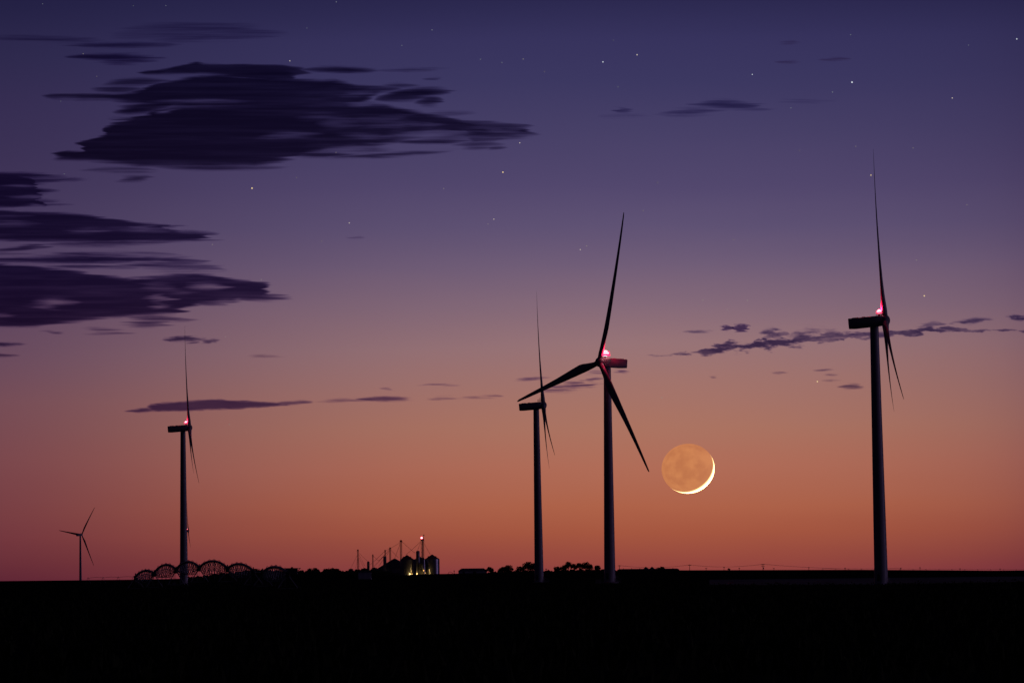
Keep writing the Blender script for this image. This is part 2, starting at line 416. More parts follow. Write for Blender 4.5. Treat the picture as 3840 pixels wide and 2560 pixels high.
# ------------------------------------------------------------------ centre pivot irrigation machine
joints = [(508,1400,2162),(578,1360,2150),(660,1320,2137),(747,1280,2129),(853,1235,2132),(950,1190,2142),(985,1165,2147),(1078,1120,2149)]
peaks = [2139,2117,2106,2103,2114,None,2125]
piv = empty('centre_pivot_irrigator', P(747,2160,1280), 'long arched centre-pivot irrigation machine crossing in front of a turbine foot', 'irrigation machine')
org = piv.location.copy()
def lp(p): return p - org
JP = [P(x, y, D) for x, D, y in joints]
for i in range(len(JP)-1):
    if peaks[i] is None: 
        MB().tube([lp(JP[i]), lp(JP[i+1])], .1).build('link_pipe', m_steel, piv); continue
    a, b = JP[i], JP[i+1]
    xm = (joints[i][0]+joints[i+1][0])/2; Dm = (joints[i][1]+joints[i+1][1])/2
    zc = P(xm, peaks[i], Dm).z
    def arc(t, dz=0):
        p = a.lerp(b, t); zl = a.z+(b.z-a.z)*t
        rise = zc-(a.z+b.z)/2
        p.z = zl + rise*(4*t*(1-t))**.8 + dz; return p
    nn = 22
    pts = [arc(j/nn) for j in range(nn+1)]
    sp_ = MB().tube([lp(p) for p in pts], .29, 8); spo = sp_.build('water_pipe', m_steel, piv)
    # truss: lower rods either side and V braces
    dirv = (b-a); dirv.z = 0; dirv.normalize(); sidev = Vector((-dirv.y, dirv.x, 0))
    tr = MB(); nb_ = 12; low = {1: [], -1: []}
    for s in (1, -1):
        for j in range(nb_+1):
            t = j/nb_; q = arc(t); dep = 3.9*math.sin(math.pi*t)**.7+.05
            low[s].append(q + sidev*s*1.0*math.sin(math.pi*t) - Vector((0,0,dep*.75)))
        tr.tube([lp(p) for p in low[s]], .06, 5)
        for j in range(1, nb_):
            for t2 in ((j-.5)/nb_, (j+.5)/nb_): tr.tube([lp(low[s][j]), lp(arc(t2))], .06, 5)
    for j in range(1, nb_): tr.tube([lp(low[1][j]), lp(low[-1][j])], .035, 5)
    tr.build('truss', m_steel, piv)
    # goosenecks and drop hoses
    nh = 11
    for j in range(nh):
        t = (j+.5)/nh; q = arc(t); s = 1 if j % 2 else -1
        MB().tube([lp(q+Vector((0,0,.1))), lp(q+Vector((0,0,.38))+sidev*s*.04), lp(q+Vector((0,0,.48))+sidev*s*.16), lp(q+Vector((0,0,.38))+sidev*s*.3), lp(q+Vector((0,0,.1))+sidev*s*.32)], .04, 5).build('gooseneck', m_steel, spo)
        zb = H(q.x, q.y)+1.1
        e = q+sidev*s*.32
        MB().tube([lp(e+Vector((0,0,.1))), lp(Vector((e.x, e.y, max(zb, 0))))], .035, 5).build('drop_hose', m_dark, spo)
    # long diagonal brace from crown to ground level either end, seen crossing
for i, (x, D, y) in enumerate(joints):
    p = JP[i]; gz = H(p.x, p.y)
    a = JP[max(i-1,0)]; b = JP[min(i+1,len(JP)-1)]; dv = (b-a); dv.z = 0; dv.normalize(); sv = Vector((-dv.y, dv.x, 0))
    # the wheel base is set across the pipe, in the direction of travel
    tr = bpy.data.objects.new('drive_tower', None); COL.objects.link(tr); tr.parent = piv; tr.location = lp(p)
    gz -= p.z
    hd = MB().box((-.4,-.4,-.75),(.4,.4,.3)).tube([(0,0,.1),(0,0,.95)], .13); hd.build('pivot_joint', m_dark, tr)
    for s in (1,-1):
        lg = MB()
        for k2 in (-.9,.9):
            lg.tube([Vector((0,0,-.1)), sv*s*2.0 + dv*k2*.2 + Vector((0,0,gz+.9))], .11, 6)
        lg.build('leg', m_steel, tr)
        wh = MB(); c = sv*s*2.0+Vector((0,0,gz+.65))
        pr = []
        for q in range(20):
            an = 2*math.pi*q/20; pr.append(c + (sv*math.cos(an)+Vector((0,0,1))*math.sin(an))*.52)
        wh.tube(pr, .15, 8, closed=True)
        for q in range(6):
            an = math.pi*q/6; e = (sv*math.cos(an)+Vector((0,0,1))*math.sin(an))*.5; wh.tube([c-e, c+e], .04, 5)
        wh.build('wheel', m_rub, tr)
    ax_ = MB().tube([sv*2.1+Vector((0,0,gz+.85)), -sv*2.1+Vector((0,0,gz+.85))], .09); ax_.build('base_beam', m_steel, tr)

# long low irrigators far off along the horizon
def far_line(x0, x1, D, y0, y1, nseg, label):
    r = empty('lateral_irrigator', P(x0, y0, D), label, 'irrigation machine', 'low irrigation lines along the horizon'); og = r.location.copy()
    pp = MB(); pts = []
    for j in range(nseg*4+1):
        t = j/(nseg*4); q = P(x0+(x1-x0)*t, y0+(y1-y0)*t, D); q.z += .35*abs(math.sin(math.pi*t*nseg)); pts.append(q-og)
    pp.tube(pts, .09, 5); pp.build('water_pipe', m_steel, r)
    for j in range(nseg+1):
        t = j/nseg; q = P(x0+(x1-x0)*t, y0+(y1-y0)*t, D)-og
        MB().tube([q+Vector((0,0,.5)), q+Vector((-1.6,0,-3.4))], .09, 5).tube([q+Vector((0,0,.5)), q+Vector((1.6,0,-3.4))], .09, 5).build('drive_tower', m_steel, r)
far_line(3085,3860,6200,2131.5,2134.5,16,'thin low irrigation line on the horizon right of the far right tower')
far_line(330,500,3300,2166.5,2162,3,'faint low irrigation line left of the arched irrigation machine')

# ------------------------------------------------------------------ trees
def tree(x, ytop, wpx, D, label, cat='tree', name='tree', seed=0, lobes=9, gaps=.0, ybase=None, squash=1.0):
    rnd = random.Random(seed*7+int(x))
    top = P(x, ytop, D); gz = H(top.x, top.y) 
    if ybase: gz = min(gz, P(x, ybase, D).z)
    h = top.z-gz; wd = wpx/F*D
    r = empty(name, Vector((top.x, top.y, gz)), label, cat, 'trees and bushes along the far field edge')
    ch = min(h*.85, max(h*.6, wd*.75*squash)); cz = h-ch/2
    tk = MB(); tk.tube([(0,0,-.3),(rnd.uniform(-.1,.1),0,h*.35),(rnd.uniform(-.3,.3),0,h*.8)], [max(.14,h*.035),max(.1,h*.026),.06], 8)
    cents = []
    for i in range(lobes):
        a = rnd.uniform(0, 2*math.pi); e = rnd.uniform(-.9, 1); rr = rnd.uniform(.25,.72)
        q = Vector((math.cos(a)*wd/2*rr, math.sin(a)*wd/2*rr*.9, cz+e*ch/2*(.62)*(1-rr*.35)))
        cents.append((q, rnd.uniform(.26,.42)*min(wd, ch)))
    cents.append((Vector((rnd.uniform(-.1,.1)*wd,0,h-ch*.22)), ch*.24))
    cents.append((Vector((-wd*.34,0,cz-ch*.1)), wd*.17)); cents.append((Vector((wd*.33,0,cz-ch*.05)), wd*.17))
    for q, s in cents[:7]: tk.tube([(0,0,h*.3), tuple(q*.5+Vector((0,0,h*.2))), tuple(q)], [.1,.07,.03], 5)
    tk.build('trunk', m_bark, r)
    cr = MB(); ls = max(.28, min(wd, ch)*.05)
    for q, s in cents:
        m_ = int(170*(1-gaps))
        for k in range(m_):
            v = Vector((rnd.gauss(0,1), rnd.gauss(0,1), rnd.gauss(0,1))).normalized()*s*(rnd.random()**.45)*1.02
            p = q+v
            if p.z > h: p.z = h - rnd.random()*.3
            if p.z < .1: p.z = rnd.uniform(.1,.6)
            n1 = Vector((rnd.gauss(0,1), rnd.gauss(0,1), rnd.gauss(0,1))).normalized(); n2 = n1.orthogonal().normalized()
            l = ls*rnd.uniform(.6,1.5); n1 = n1*l; n2 = n2*l*.55
            cr.add([p-n1, p+n2, p+n1, p-n2], [(0,1,2,3)])
    cr.build('crown', m_leaf, r)
    return r
TR = [  # x, top, width, D, seed, label
 (960,2131,34,4200,1,'rounded bush just left of the last low irrigation arch','bush'),
 (1128,2137,30,4250,2,'low bush right of the flat-roofed shed with the bracket','bush'),
 (1160,2130,28,4300,3,'smaller left half of the twin trees right of the flat-roofed shed','tree'),
 (1184,2128,32,4350,4,'rounder right half of the twin trees right of the flat-roofed shed','tree'),
 (1222,2131,30,4300,5,'tree at the left end of the clump before the grain site','tree'),
 (1245,2127,34,4350,6,'tallest tree of the clump just left of the grain site','tree'),
 (1262,2131,22,4300,7,'small tree closing the clump beside the low grain-site roof','tree'),
 (1836,2124,32,4300,8,'small round tree touching the right end of the pale barn','tree'),
 (1884,2124,38,4350,9,'low spreading tree left half between the barn and the unlit turbine','tree'),
 (1908,2118,36,4300,10,'wind-bent tree with ragged overhanging right side between barn and unlit turbine','tree'),
 (1952,2122,30,4300,11,'left shoulder tree of the big clump against the unlit turbine tower','tree'),
 (1980,2106,50,4300,12,'biggest broad tree directly left of the unlit turbine tower','tree'),
 (2004,2110,36,4380,13,'tree partly hidden behind the unlit turbine tower','tree'),
 (2090,2123,26,4300,14,'small pale-edged tree at the left end of the group between the two middle towers','tree'),
 (2112,2118,30,4350,15,'second tree from the left in the group between the two middle towers','tree'),
 (2131,2104,30,4300,16,'pointed tallest tree of the group between the two middle towers','tree'),
 (2153,2112,30,4350,17,'dense tree right of the pointed tallest tree between the two middle towers','tree'),
 (2171,2110,26,4300,18,'slim tree in the dip before the round-headed one between the middle towers','tree'),
 (2202,2105,44,4300,19,'big round-headed tree right in the group between the two middle towers','tree'),
 (2241,2119,24,4300,20,'small lone flat-topped tree close left of the spread-bladed turbine tower','tree'),
 (2478,2123,28,4500,21,'rounded tree beside the two peaked roofs right of the spread-bladed turbine','tree'),
 (2734,2130,9,4550,22,'tiny shrub standing alone on the right horizon between poles','bush'),
]
for x, yt, wp, D, sd_, lb, kd in TR:
    tree(x, yt, wp, D, lb, kd, 'bush' if kd == 'bush' else 'tree', sd_, lobes=10 if wp > 30 else 7, ybase=2150 if x < 2300 else None)
# unbroken hedge and scrub along the field edge
HED = [(690,2168,0),(740,2163,1),(790,2156,2),(830,2150,4),(870,2147,5),(900,2143,5),(930,2139,5),(985,2140,5),(1060,2141,5),(1110,2141,5),(1200,2142,5),(1300,2141,5),(1345,2136,5),(1420,2136,5),(1470,2146,4),(1500,2154,2)]
HED2 = [(1830,2146,1),(1870,2142,3),(2010,2139,4),(2060,2140,4),(2120,2137,5),(2220,2136,4),(2260,2135,4),(2300,2138,3),(2560,2140,1)]
def hedge(pts, D, n_, name, label, seed):
    rnd = random.Random(seed); hm = MB(); x0, x1 = pts[0][0], pts[-1][0]
    tops = [(a, b) for a, b, c in pts]
    for i in range(n_):
        x = rnd.uniform(x0, x1); dd = D*rnd.uniform(.985,1.02)
        yt = interp(x, tops) + 2.2*math.sin(x*.21)+1.6*math.sin(x*.53+1)+rnd.uniform(-1,1)
        yb = interp(x, SIL)+6
        t = rnd.random()**.8; q = P(x, yt+(yb-yt)*t, dd)
        n1 = Vector((rnd.gauss(0,1), rnd.gauss(0,1), rnd.gauss(0,1))).normalized(); n2 = n1.orthogonal().normalized()
        l = rnd.uniform(.5,1.1); n1 = n1*l; n2 = n2*l*.6
        hm.add([q-n1, q+n2, q+n1, q-n2], [(0,1,2,3)])
    return tag(hm.build(name, m_leaf), label, 'hedge', kind='stuff')
hedge(HED, 4250, 26000, 'hedgerow', 'continuous dark scrub from the irrigation machine to the grain site', 3)
hedge(HED2, 4400, 13000, 'hedgerow', 'continuous low scrub under the trees near the middle towers', 4)

# ------------------------------------------------------------------ farm buildings
def gabled(x0, x1, yeave, yridge, D, label, name='barn', wall=None, roof=None, ybase=2160, depth=14, hip=.12, vents=0, doors=(), cat='barn'):
    a = P(x0, yeave, D); b = P(x1, yeave, D); ze = (a.z+b.z)/2; zr = P((x0+x1)/2, yridge, D).z; zb = min(H(a.x,a.y), P((x0+x1)/2, ybase, D).z)
    r = empty(name, Vector(((a.x+b.x)/2, (a.y+b.y)/2, zb)), label, cat); W = (b.x-a.x)/2; he = ze-zb; hr = zr-zb; d = depth/2
    MB().box((-W,-d,-.5),(W,d,he)).build('wall', wall or m_barn, r)
    ov = .35; hx = W*(1-hip)
    rf = MB().add([(-W-ov,-d-ov,he+.003),(W+ov,-d-ov,he+.003),(W+ov,d+ov,he+.003),(-W-ov,d+ov,he+.003),(-hx,0,hr),(hx,0,hr)],
                  [(0,1,5,4),(1,2,5),(2,3,4,5),(3,0,4),(3,2,1,0)])
    ro = rf.build('roof', roof or m_roof, r)
    for q in range(vents): xx = -hx+2*hx*(q+.5)/vents; MB().box((xx-.25,-.25,hr-.1),(xx+.25,.25,hr+.5)).build('roof_vent', m_steel, ro)
    for dx0, dx1 in doors: MB().box((-W+2*W*dx0,-d-.05,0),(-W+2*W*dx1,-d-.003,he*.82)).build('door', m_dark, r)
    return r
gabled(1719,1826,2139,2129.5,4600,'long pale-walled barn with dark hipped roof between the grain site and the first tree', hip=.22, doors=((.16,.22),(.52,.62)), ybase=2153)
gabled(1344,1392,2144,2140.5,3600,'small pale gabled shed in front of the dark scrub below the left grain elevator', 'shed', ybase=2158, hip=.3, depth=7, cat='shed')
gabled(2315,2546,2135.5,2131,4600,'very long low dark shed right of the spread-bladed turbine', wall=m_roof, hip=.06, ybase=2143, vents=7, cat='shed', name='shed')
for x, yt, lb in ((2422,2123.5,'left of two small peaked roofs above the long low shed'),(2445,2123.5,'right of two small peaked roofs above the long low shed')):
    c = P(x, yt, 4640); e = P(x, 2132, 4640); gz = 3
    r = empty('grain_bin', Vector((c.x, c.y, gz)), lb, 'grain bin', 'pair of small grain bins behind the long shed')
    MB().lathe([(2.1,-.3),(2.1,e.z-gz)], 20).build('bin_wall', m_bin, r); MB().lathe([(2.3,e.z-gz),(.3,c.z-gz-.1),(.25,c.z-gz)], 20).build('bin_roof', m_roofz, r)
# flat-roofed shed with bracket
fs = P(1096, 2128.5, 4150); zb = P(1096,2150,4150).z; r = empty('flat_roofed_shed', Vector((fs.x, fs.y, zb)), 'flat-roofed dark shed with overhanging bracket right of the last arch', 'shed')
hh_ = fs.z-zb; MB().box((-5.1,-4,-.3),(3.9,4,hh_-.35)).build('wall', m_roof, r); rf = MB().box((-5.6,-4.4,hh_-.347),(6.2,4.4,hh_)).build('roof', m_roof, r)
MB().box((-1,-.7,hh_+.003),(.6,.7,hh_+.75)).build('roof_box', m_dark, rf)
MB().tube([(5.9,-3.8,hh_-.3),(4.0,-3.8,hh_-2.0)], .14).tube([(5.9,3.8,hh_-.3),(4.0,3.8,hh_-2.0)], .14).build('bracket', m_steel, r)

# wheel-move arm seen between the bins and the barn
ar = P(1688,2149,4300); r = empty('loading_auger', ar, 'small bent arm poking above the field between the grain bins and the pale barn', 'farm machine')
MB().tube([(-1.6,0,-.5),(-.9,0,1.1),(.4,0,1.3),(2.2,0,.1)], .16).build('arm', m_dark, r); MB().box((-2,-.6,-1.2),(-1,.6,-.2)).build('chassis', m_dark, r)
for s in (-.6,.6): MB().tube([(-1.5+.5*math.cos(a*math.pi/6), s, -.8+.5*math.sin(a*math.pi/6)) for a in range(12)], .14, 6, closed=True).build('wheel', m_rub, r)

# ------------------------------------------------------------------ grain site
GD = 5750.0; S = GD/F
def gp(x, y, dd=0): return P(x, y, GD+dd)
GZ = 0.0
def grain_bin(x0, x1, yeave, ypeak, label, dd=0, cap=True, ladder=True):
    xc = (x0+x1)/2; c = gp(xc, yeave, dd); rr = (x1-x0)/2*(GD+dd)/F; he = c.z-GZ; hp = gp(xc, ypeak, dd).z-GZ
    r = empty('grain_bin', Vector((c.x, c.y, GZ)), label, 'grain bin', 'big grain bins of the elevator site')
    wv = MB(); pr = [(rr,-.3)]; z = 0
    while z < he-1.2:
        pr += [(rr, z+.05), (rr+.09, z+.55), (rr, z+1.05)]; z += 1.1
    pr += [(rr, he)]
    autosmooth(wv.lathe(pr, 56).build('bin_wall', m_bin, r), 60)
    ro = MB().lathe([(rr+.25,he-.05),(rr*.45,he+(hp-he)*.58),(rr*.16,he+(hp-he)*.9),(rr*.16,hp-.2),(rr*.10,hp)], 40).build('bin_roof', m_roofz, r)
    for k in range(8):
        a = 2*math.pi*(k+.3)/8; q = (math.cos(a)*rr*.55, math.sin(a)*rr*.55, he+(hp-he)*.5)
        MB().box((q[0]-.4,q[1]-.4,q[2]-.2),(q[0]+.4,q[1]+.4,q[2]+.75)).build('roof_vent', m_roofz, ro)
    if ladder:
        lm = MB(); a = R(-112)
        for s in (-.03,.03): lm.tube([(math.cos(a+s)*(rr+.25), math.sin(a+s)*(rr+.25), 0),(math.cos(a+s)*(rr+.25), math.sin(a+s)*(rr+.25), he)], .06, 5)
        for k in range(int(he/.6)): lm.tube([(math.cos(a-.03)*(rr+.25), math.sin(a-.03)*(rr+.25), .6*k+.3),(math.cos(a+.03)*(rr+.25), math.sin(a+.03)*(rr+.25), .6*k+.3)], .04, 4)
        lm.build('ladder', m_steel, r)
    for k in range(2):
        a = R(-75+30*k)
    return r
grain_bin(1500,1553,2097,2080,'zinc grain bin with a yellow lamp streak glowing up its wall')
grain_bin(1593,1648,2095.5,2078,'rightmost grain bin with dark conical roof and mottled lit wall')
grain_bin(1549,1601,2098,2087,'dark grain bin half hidden between the two lit bins', 22)
grain_bin(1303,1329,2140,2129.5,'small lone conical-roofed bin at the left end of the grain site', 60, ladder=False)
grain_bin(1388,1420,2136,2125.5,'low broad bin between the short silo and the big sloping roof', 40, ladder=False)
grain_bin(1346,1388,2138,2128,'low broad bin under the short dark silo', 30, ladder=False)
# big cone storage
c = gp(1480,2093,35); r = empty('conical_storage', Vector((c.x,c.y,GZ)), 'huge dark sloping conical storage roof left of the lit grain bins', 'grain storage', )
rb = 70*(GD+35)/F; MB().lathe([(rb,-.3),(rb,gp(1480,2133,35).z-GZ)], 56).build('low_wall', m_bin, r)
ro = MB().lathe([(rb+.3,gp(1480,2133,35).z-GZ-.05),(1.0,c.z-GZ-.3),(.8,c.z-GZ)], 56).build('cone_roof', m_roofz, r)
ws = MB()
for k in range(28):
    a = 2*math.pi*k/28; zz = gp(1480,2133,35).z-GZ; ws.tube([(math.cos(a)*rb, math.sin(a)*rb, zz+.05),(math.cos(a)*1.1, math.sin(a)*1.1, c.z-GZ-.28)], .12, 5)
ws.build('roof_ribs', m_roofz, ro)
def silo(x0, x1, ytop, label, dd=0, yb=2140):
    c = gp((x0+x1)/2, ytop, dd); rr = (x1-x0)/2*S; h = c.z-GZ
    r = empty('hopper_silo', Vector((c.x,c.y,GZ)), label, 'silo'); 
    autosmooth(MB().lathe([(rr,-.2),(rr,h-1.6),(rr*1.04,h-1.55),(rr*.8,h-.6),(rr*.3,h-.1),(rr*.28,h)], 28).build('silo_wall', m_bin, r), 30)
    bm2 = MB()
    for z in (h*.3,h*.55,h*.8): bm2.lathe([(rr+.02,z),(rr+.12,z+.05),(rr+.12,z+.25),(rr+.02,z+.3)], 28)
    bm2.build('band', m_roofz, r)
    lm = MB()
    for s in (-.25,.25): lm.tube([(rr*.9,-rr*.6+s,0),(rr*.9,-rr*.6+s,h-.6)], .06, 5)
    lm.build('ladder', m_steel, r); return r
silo(1560,1574,2063,'tall dark cylindrical silo directly left of the lit lattice leg', -6)
silo(1437,1449,2084,'pale-sided cylindrical silo on the slope of the big conical roof', 0)
silo(1376,1386,2103,'short dark silo standing alone between two elevator masts', 0)
def leg(x, ytop, wpx, label, dd=0, head=True, lattice=False, ybot=2140, name='elevator_leg', arms=True):
    t = gp(x, ytop, dd); h = t.z-GZ; wd = wpx*S
    r = empty(name, Vector((t.x,t.y,GZ)), label, 'grain elevator', 'elevator legs of the grain site')
    tr = MB()
    if lattice:
        q = wd/2
        for sx in (-q,q):
            for sy in (-q,q): tr.tube([(sx,sy,0),(sx,sy,h)], .17, 5)
        z = 0; fl = 1
        while z < h-2:
            for s in (-q,q):
                tr.tube([(-q*fl,s,z),(q*fl,s,z+2)], .1, 4); tr.tube([(s,-q*fl,z),(s,q*fl,z+2)], .1, 4); tr.tube([(-q,s,z),(q,s,z)], .08, 4)
            z += 2; fl = -fl
        tr.build('lattice_frame', m_steel, r)
        MB().box((-q*.35,-q*.35,0),(q*.35,q*.35,h-1)).build('trunking', m_bin, r)
    else:
        g2 = wd*.2
        tr.box((-wd/2,-.35,0),(-wd/2+g2+.25,.35,h-1.5)).build('trunking', m_dark, r)
        MB().box((wd/2-g2-.25,-.35,0),(wd/2,.35,h-1.5)).build('return_trunking', m_steel, r)
        lm = MB(); z = 1
        while z < h-2: lm.tube([(-wd/2,-.4,z),(wd/2,-.4,z)], .08, 4); z += 1.5
        lm.build('rungs', m_steel, r)
    if head:
        hd = MB(); n_ = 14; W2 = wd*.62
        for yy in (-.6,.6): pass
        hd.rings([[ (W2*math.cos(2*math.pi*k/n_), yy, h-1.1+W2*.75*math.sin(2*math.pi*k/n_)) for k in range(n_)] for yy in (-.7,.7)]); ho = hd.build('head_housing', m_dark, r)
        pl = MB().box((-wd*.8,-.8,h-3.0),(wd*.8,.8,h-2.85))
        for sx in (-wd*.8, wd*.8): pl.tube([(sx,-.8,h-2.9),(sx,-.8,h-1.8)], .06, 4)
        pl.tube([(-wd*.8,-.8,h-1.8),(wd*.8,-.8,h-1.8)], .06, 4); pl.build('service_platform', m_steel, r)
    return r, t
legs = {}
legs['r'] = leg(1584,2020,10,'lattice elevator leg beside the rightmost bin, carrying a glowing red lamp', -2, lattice=True)
legs['b'] = leg(1503.5,2023,7.5,'tall black elevator leg between the big cone roof and lamp-lit bin', 2)
legs['c'] = leg(1463,2050,6,'slender elevator leg behind the pale-sided silo', 12)
legs['d'] = leg(1444,2058,4,'thin mast leg rising straight above the pale-sided silo', 8)
legs['e'] = leg(1398,2075,4,'thin pale leg standing alone right of the short dark silo', 20)
legs['f'] = leg(1342,2057,5,'isolated elevator leg at the left end of the grain site', 25)
# mast with vane right of the lattice leg
t = gp(1588.5,2005,-2); r = empty('aerial_mast', Vector((t.x,t.y,GZ)), 'thin dark mast with a small vane attached right of the lattice leg top', 'mast')
MB().tube([(0,0,0),(0,0,t.z-GZ)], [.35,.3], 8).build('pole', m_dark, r); MB().box((-.3,-.1,t.z-GZ-.2),(.9,.1,t.z-GZ+.5)).box((-.7,-.08,t.z-GZ-1.0),(.5,.08,t.z-GZ-.7)).build('vane', m_steel, r)
# red lamp on the lattice leg
p = gp(1581,2015.5,-8); r = empty('obstruction_lamp', p, 'glowing red lamp on top of the lattice elevator leg', 'lamp')
MB().sphere((0,0,0), .82, 16, 10).build('lens', m_core, r, smooth=True)
MB().tube([(1.05*math.cos(i*math.pi/10),-.2,1.05*math.sin(i*math.pi/10)) for i in range(20)], .3, 6, closed=True).build('lens_halo_ring', m_halo, r, smooth=True)  # emissive ring stands in for the lamp's red bloom
MB().box((-.5,-.5,-1.6),(.5,.5,-1.15)).build('bracket', m_dark, r)
ld = bpy.data.lights.new('red_lamp_light', 'POINT'); ld.energy = 260*K; ld.color = (1,.02,.1); lo = bpy.data.objects.new('red_lamp_light', ld); COL.objects.link(lo); lo.parent = r; lo.location = (0,-1.6,0)
# spouts and guys
def spouts(nm, pairs, label, rad=.14):
    k = empty('spout_pipes', gp(pairs[0][0], pairs[0][1]), label, 'grain spouts', 'sloping spouts and guys of the grain site'); og = k.location.copy()
    for x0,y0,x1,y1 in pairs:
        a, b = gp(x0,y0)-og, gp(x1,y1)-og; d = (b-a).length
        pts = [a.lerp(b,t)-Vector((0,0,.012*d*math.sin(math.pi*t))) for t in (0,.25,.5,.75,1)]
        MB().tube(pts, rad, 5).build('spout', m_dark, k)
spouts('r', [(1577,2030,1522,2079),(1577,2033,1566,2062),(1590,2036,1614,2078)], 'sloping spouts fanning from the lattice leg to the bin roofs')
spouts('b', [(1500,2033,1440,2068),(1500,2038,1480,2092),(1508,2030,1558,2074),(1440,2068,1388,2116)], 'long sloping spouts spreading from the tall black leg')
spouts('c', [(1461,2060,1402,2123),(1461,2064,1447,2086),(1461,2060,1420,2102),(1468,2063,1494,2090),(1440,2092,1420,2122)], 'parallel spouts dropping left from the slender leg onto low roofs')
spouts('f', [(1340,2080,1316,2127),(1346,2072,1380,2104),(1346,2078,1369,2122),(1347,2090,1364,2127),(1341,2086,1334,2130),(1345,2092,1350,2128)], 'fan of thin guys spreading from the isolated left leg', .1)
spouts('e', [(1400,2084,1420,2102)], 'single short guy beside the thin pale leg', .1)
# yard lamps: luminaires on short posts lighting the bins
def yard_lamp(x, y, dd, e, label, rad=.25):
    p = gp(x, y, dd); r = empty('yard_lamp', Vector((p.x,p.y,GZ)), label, 'lamp', 'yellow yard lamps at the bins')
    MB().tube([(0,0,0),(0,0,p.z-GZ-.1)], .09, 6).build('post', m_dark, r)
    MB().sphere((0,0,p.z-GZ), rad, 10, 8).build('bulb', m_yel, r, smooth=True)
    MB().lathe([(.5,p.z-GZ+.32),(.1,p.z-GZ+.6)], 12).build('shade', m_dark, r)
    ld = bpy.data.lights.new('yard_light', 'POINT'); ld.energy = e*K; ld.color = (1,.62,.2); ld.shadow_soft_size = .25
    lo = bpy.data.objects.new('yard_light', ld); COL.objects.link(lo); lo.parent = r; lo.location = (0,-.55,p.z-GZ-.2)
yard_lamp(1545.5,2150.5,-9,1700,'yellow yard lamp at the foot of the lamp-streaked grain bin', .5)
yard_lamp(1589,2137,-12,900,'yellow yard lamp under the lattice leg', .55)
yard_lamp(1595,2147,-12,420,'lower yellow yard lamp at the foot of the rightmost bin', .45)
# dryer box between the lit bins
c = gp(1578,2112,-8); r = empty('grain_dryer', Vector((c.x,c.y,GZ)), 'boxy grain dryer with pale panel at the foot of the lattice leg', 'grain dryer')
h = c.z-GZ; MB().box((-2.4,-1.2,0),(2.4,1.2,h)).build('housing', m_dark, r); MB().box((1.2,-1.35,h-6),(2.3,-1.203,h-1)).build('panel', m_barn, r)
for s in (-1.4,0,1.4): MB().tube([(s,-.6,h),(s,-.6,h+1.4)], .18, 6).build('exhaust_stack', m_steel, r)

# ------------------------------------------------------------------ utility poles
def pole(x, ytop, D, label, arms=1, wpx=12, tall=None, box=False):
    t = P(x, ytop, D); gz = H(t.x, t.y)-.3; h = t.z-gz
    r = empty('utility_pole', Vector((t.x,t.y,gz)), label, 'utility pole', 'utility poles along the horizon'); wd = wpx/F*D
    MB().tube([(0,0,0),(0,0,h)], [.24,.16], 8).build('post', m_wood, r)
    for a in range(arms):
        z = h-.7-1.5*a; cm = MB().box((-wd/2,-.12,z-.12),(wd/2,-.0,z+.14), None); co = cm.build('crossarm', m_wood, r)
        for s in (-.95,-.45,.45,.95): MB().lathe([(.09,z+.143),(.13,z+.3),(.06,z+.45)], 8, (s*wd/2,-.06,0)).build('insulator', m_conc, co)
    if box: MB().lathe([(.3,h-4.2),(.34,h-4.1),(.34,h-3.2),(.25,h-3.05)], 12, (.55,0,0)).build('transformer', m_steel, r)
    return t
pp_ = [pole(2323,2117.5,4650,'cross-armed pole just right of the spread-bladed turbine tower'),
       pole(2586,2115,4700,'tall cross-armed pole right of the long low shed',wpx=13),
       pole(2861,2112.5,4500,'double-armed pole with a transformer drum, tallest on the right horizon',2,13,box=True)]
for x, y, lb, wpx in ((2648,2127,'short faint pole second right of the long low shed',8),(2715,2124,'slanted-looking pole beside the tiny lone shrub',6),(2772,2127,'thin short pole left of the double-armed pole',5),
                 (2902,2128,'low stub pole just right of the double-armed pole',7),(3033,2125,'thin distant pole midway between double-armed pole and far right tower',5),
                 (3169,2127,'distant pole nearest left of the far right tower',5),(3378,2127,'distant pole nearest right of the far right tower',5),(3450,2125,'distant pole second right of the far right tower',6),
                 (3600,2129,'faint distant pole third right of the far right tower',5),(3750,2130,'faint distant pole at the far right edge of the horizon',5),
                 (1703,2137,'short thin pole beside the left end of the pale barn',5),(1934,2134,'thin pole in the gap between two tree clumps',5),(2048,2130,'thin cross-armed pole right of the unlit turbine tower',7)):
    pole(x, y, 5200 if x > 2100 else 4700, lb, 1, wpx)
sp_n = ['in the leftmost span right of the spread-bladed turbine', 'ending at the double-armed pole, middle span', 'from the double-armed pole towards the far right tower, last span']
for (a, b), nm in zip(list(zip(pp_, pp_[1:]))+[(pp_[2], P(3378,2127,5200))], sp_n):
    for s, wh in ((-1, 'near'), (1, 'far')):
        o_ = Vector((s*1.1,0,-.3)); pts = [a.lerp(b,t)+o_-Vector((0,0,2.0*4*t*(1-t))) for t in [i/10 for i in range(11)]]
        tag(MB().tube(pts, .05, 4).build('power_cable', m_dark), 'thin sagging power cable '+nm, 'cable', 'power cables '+nm)

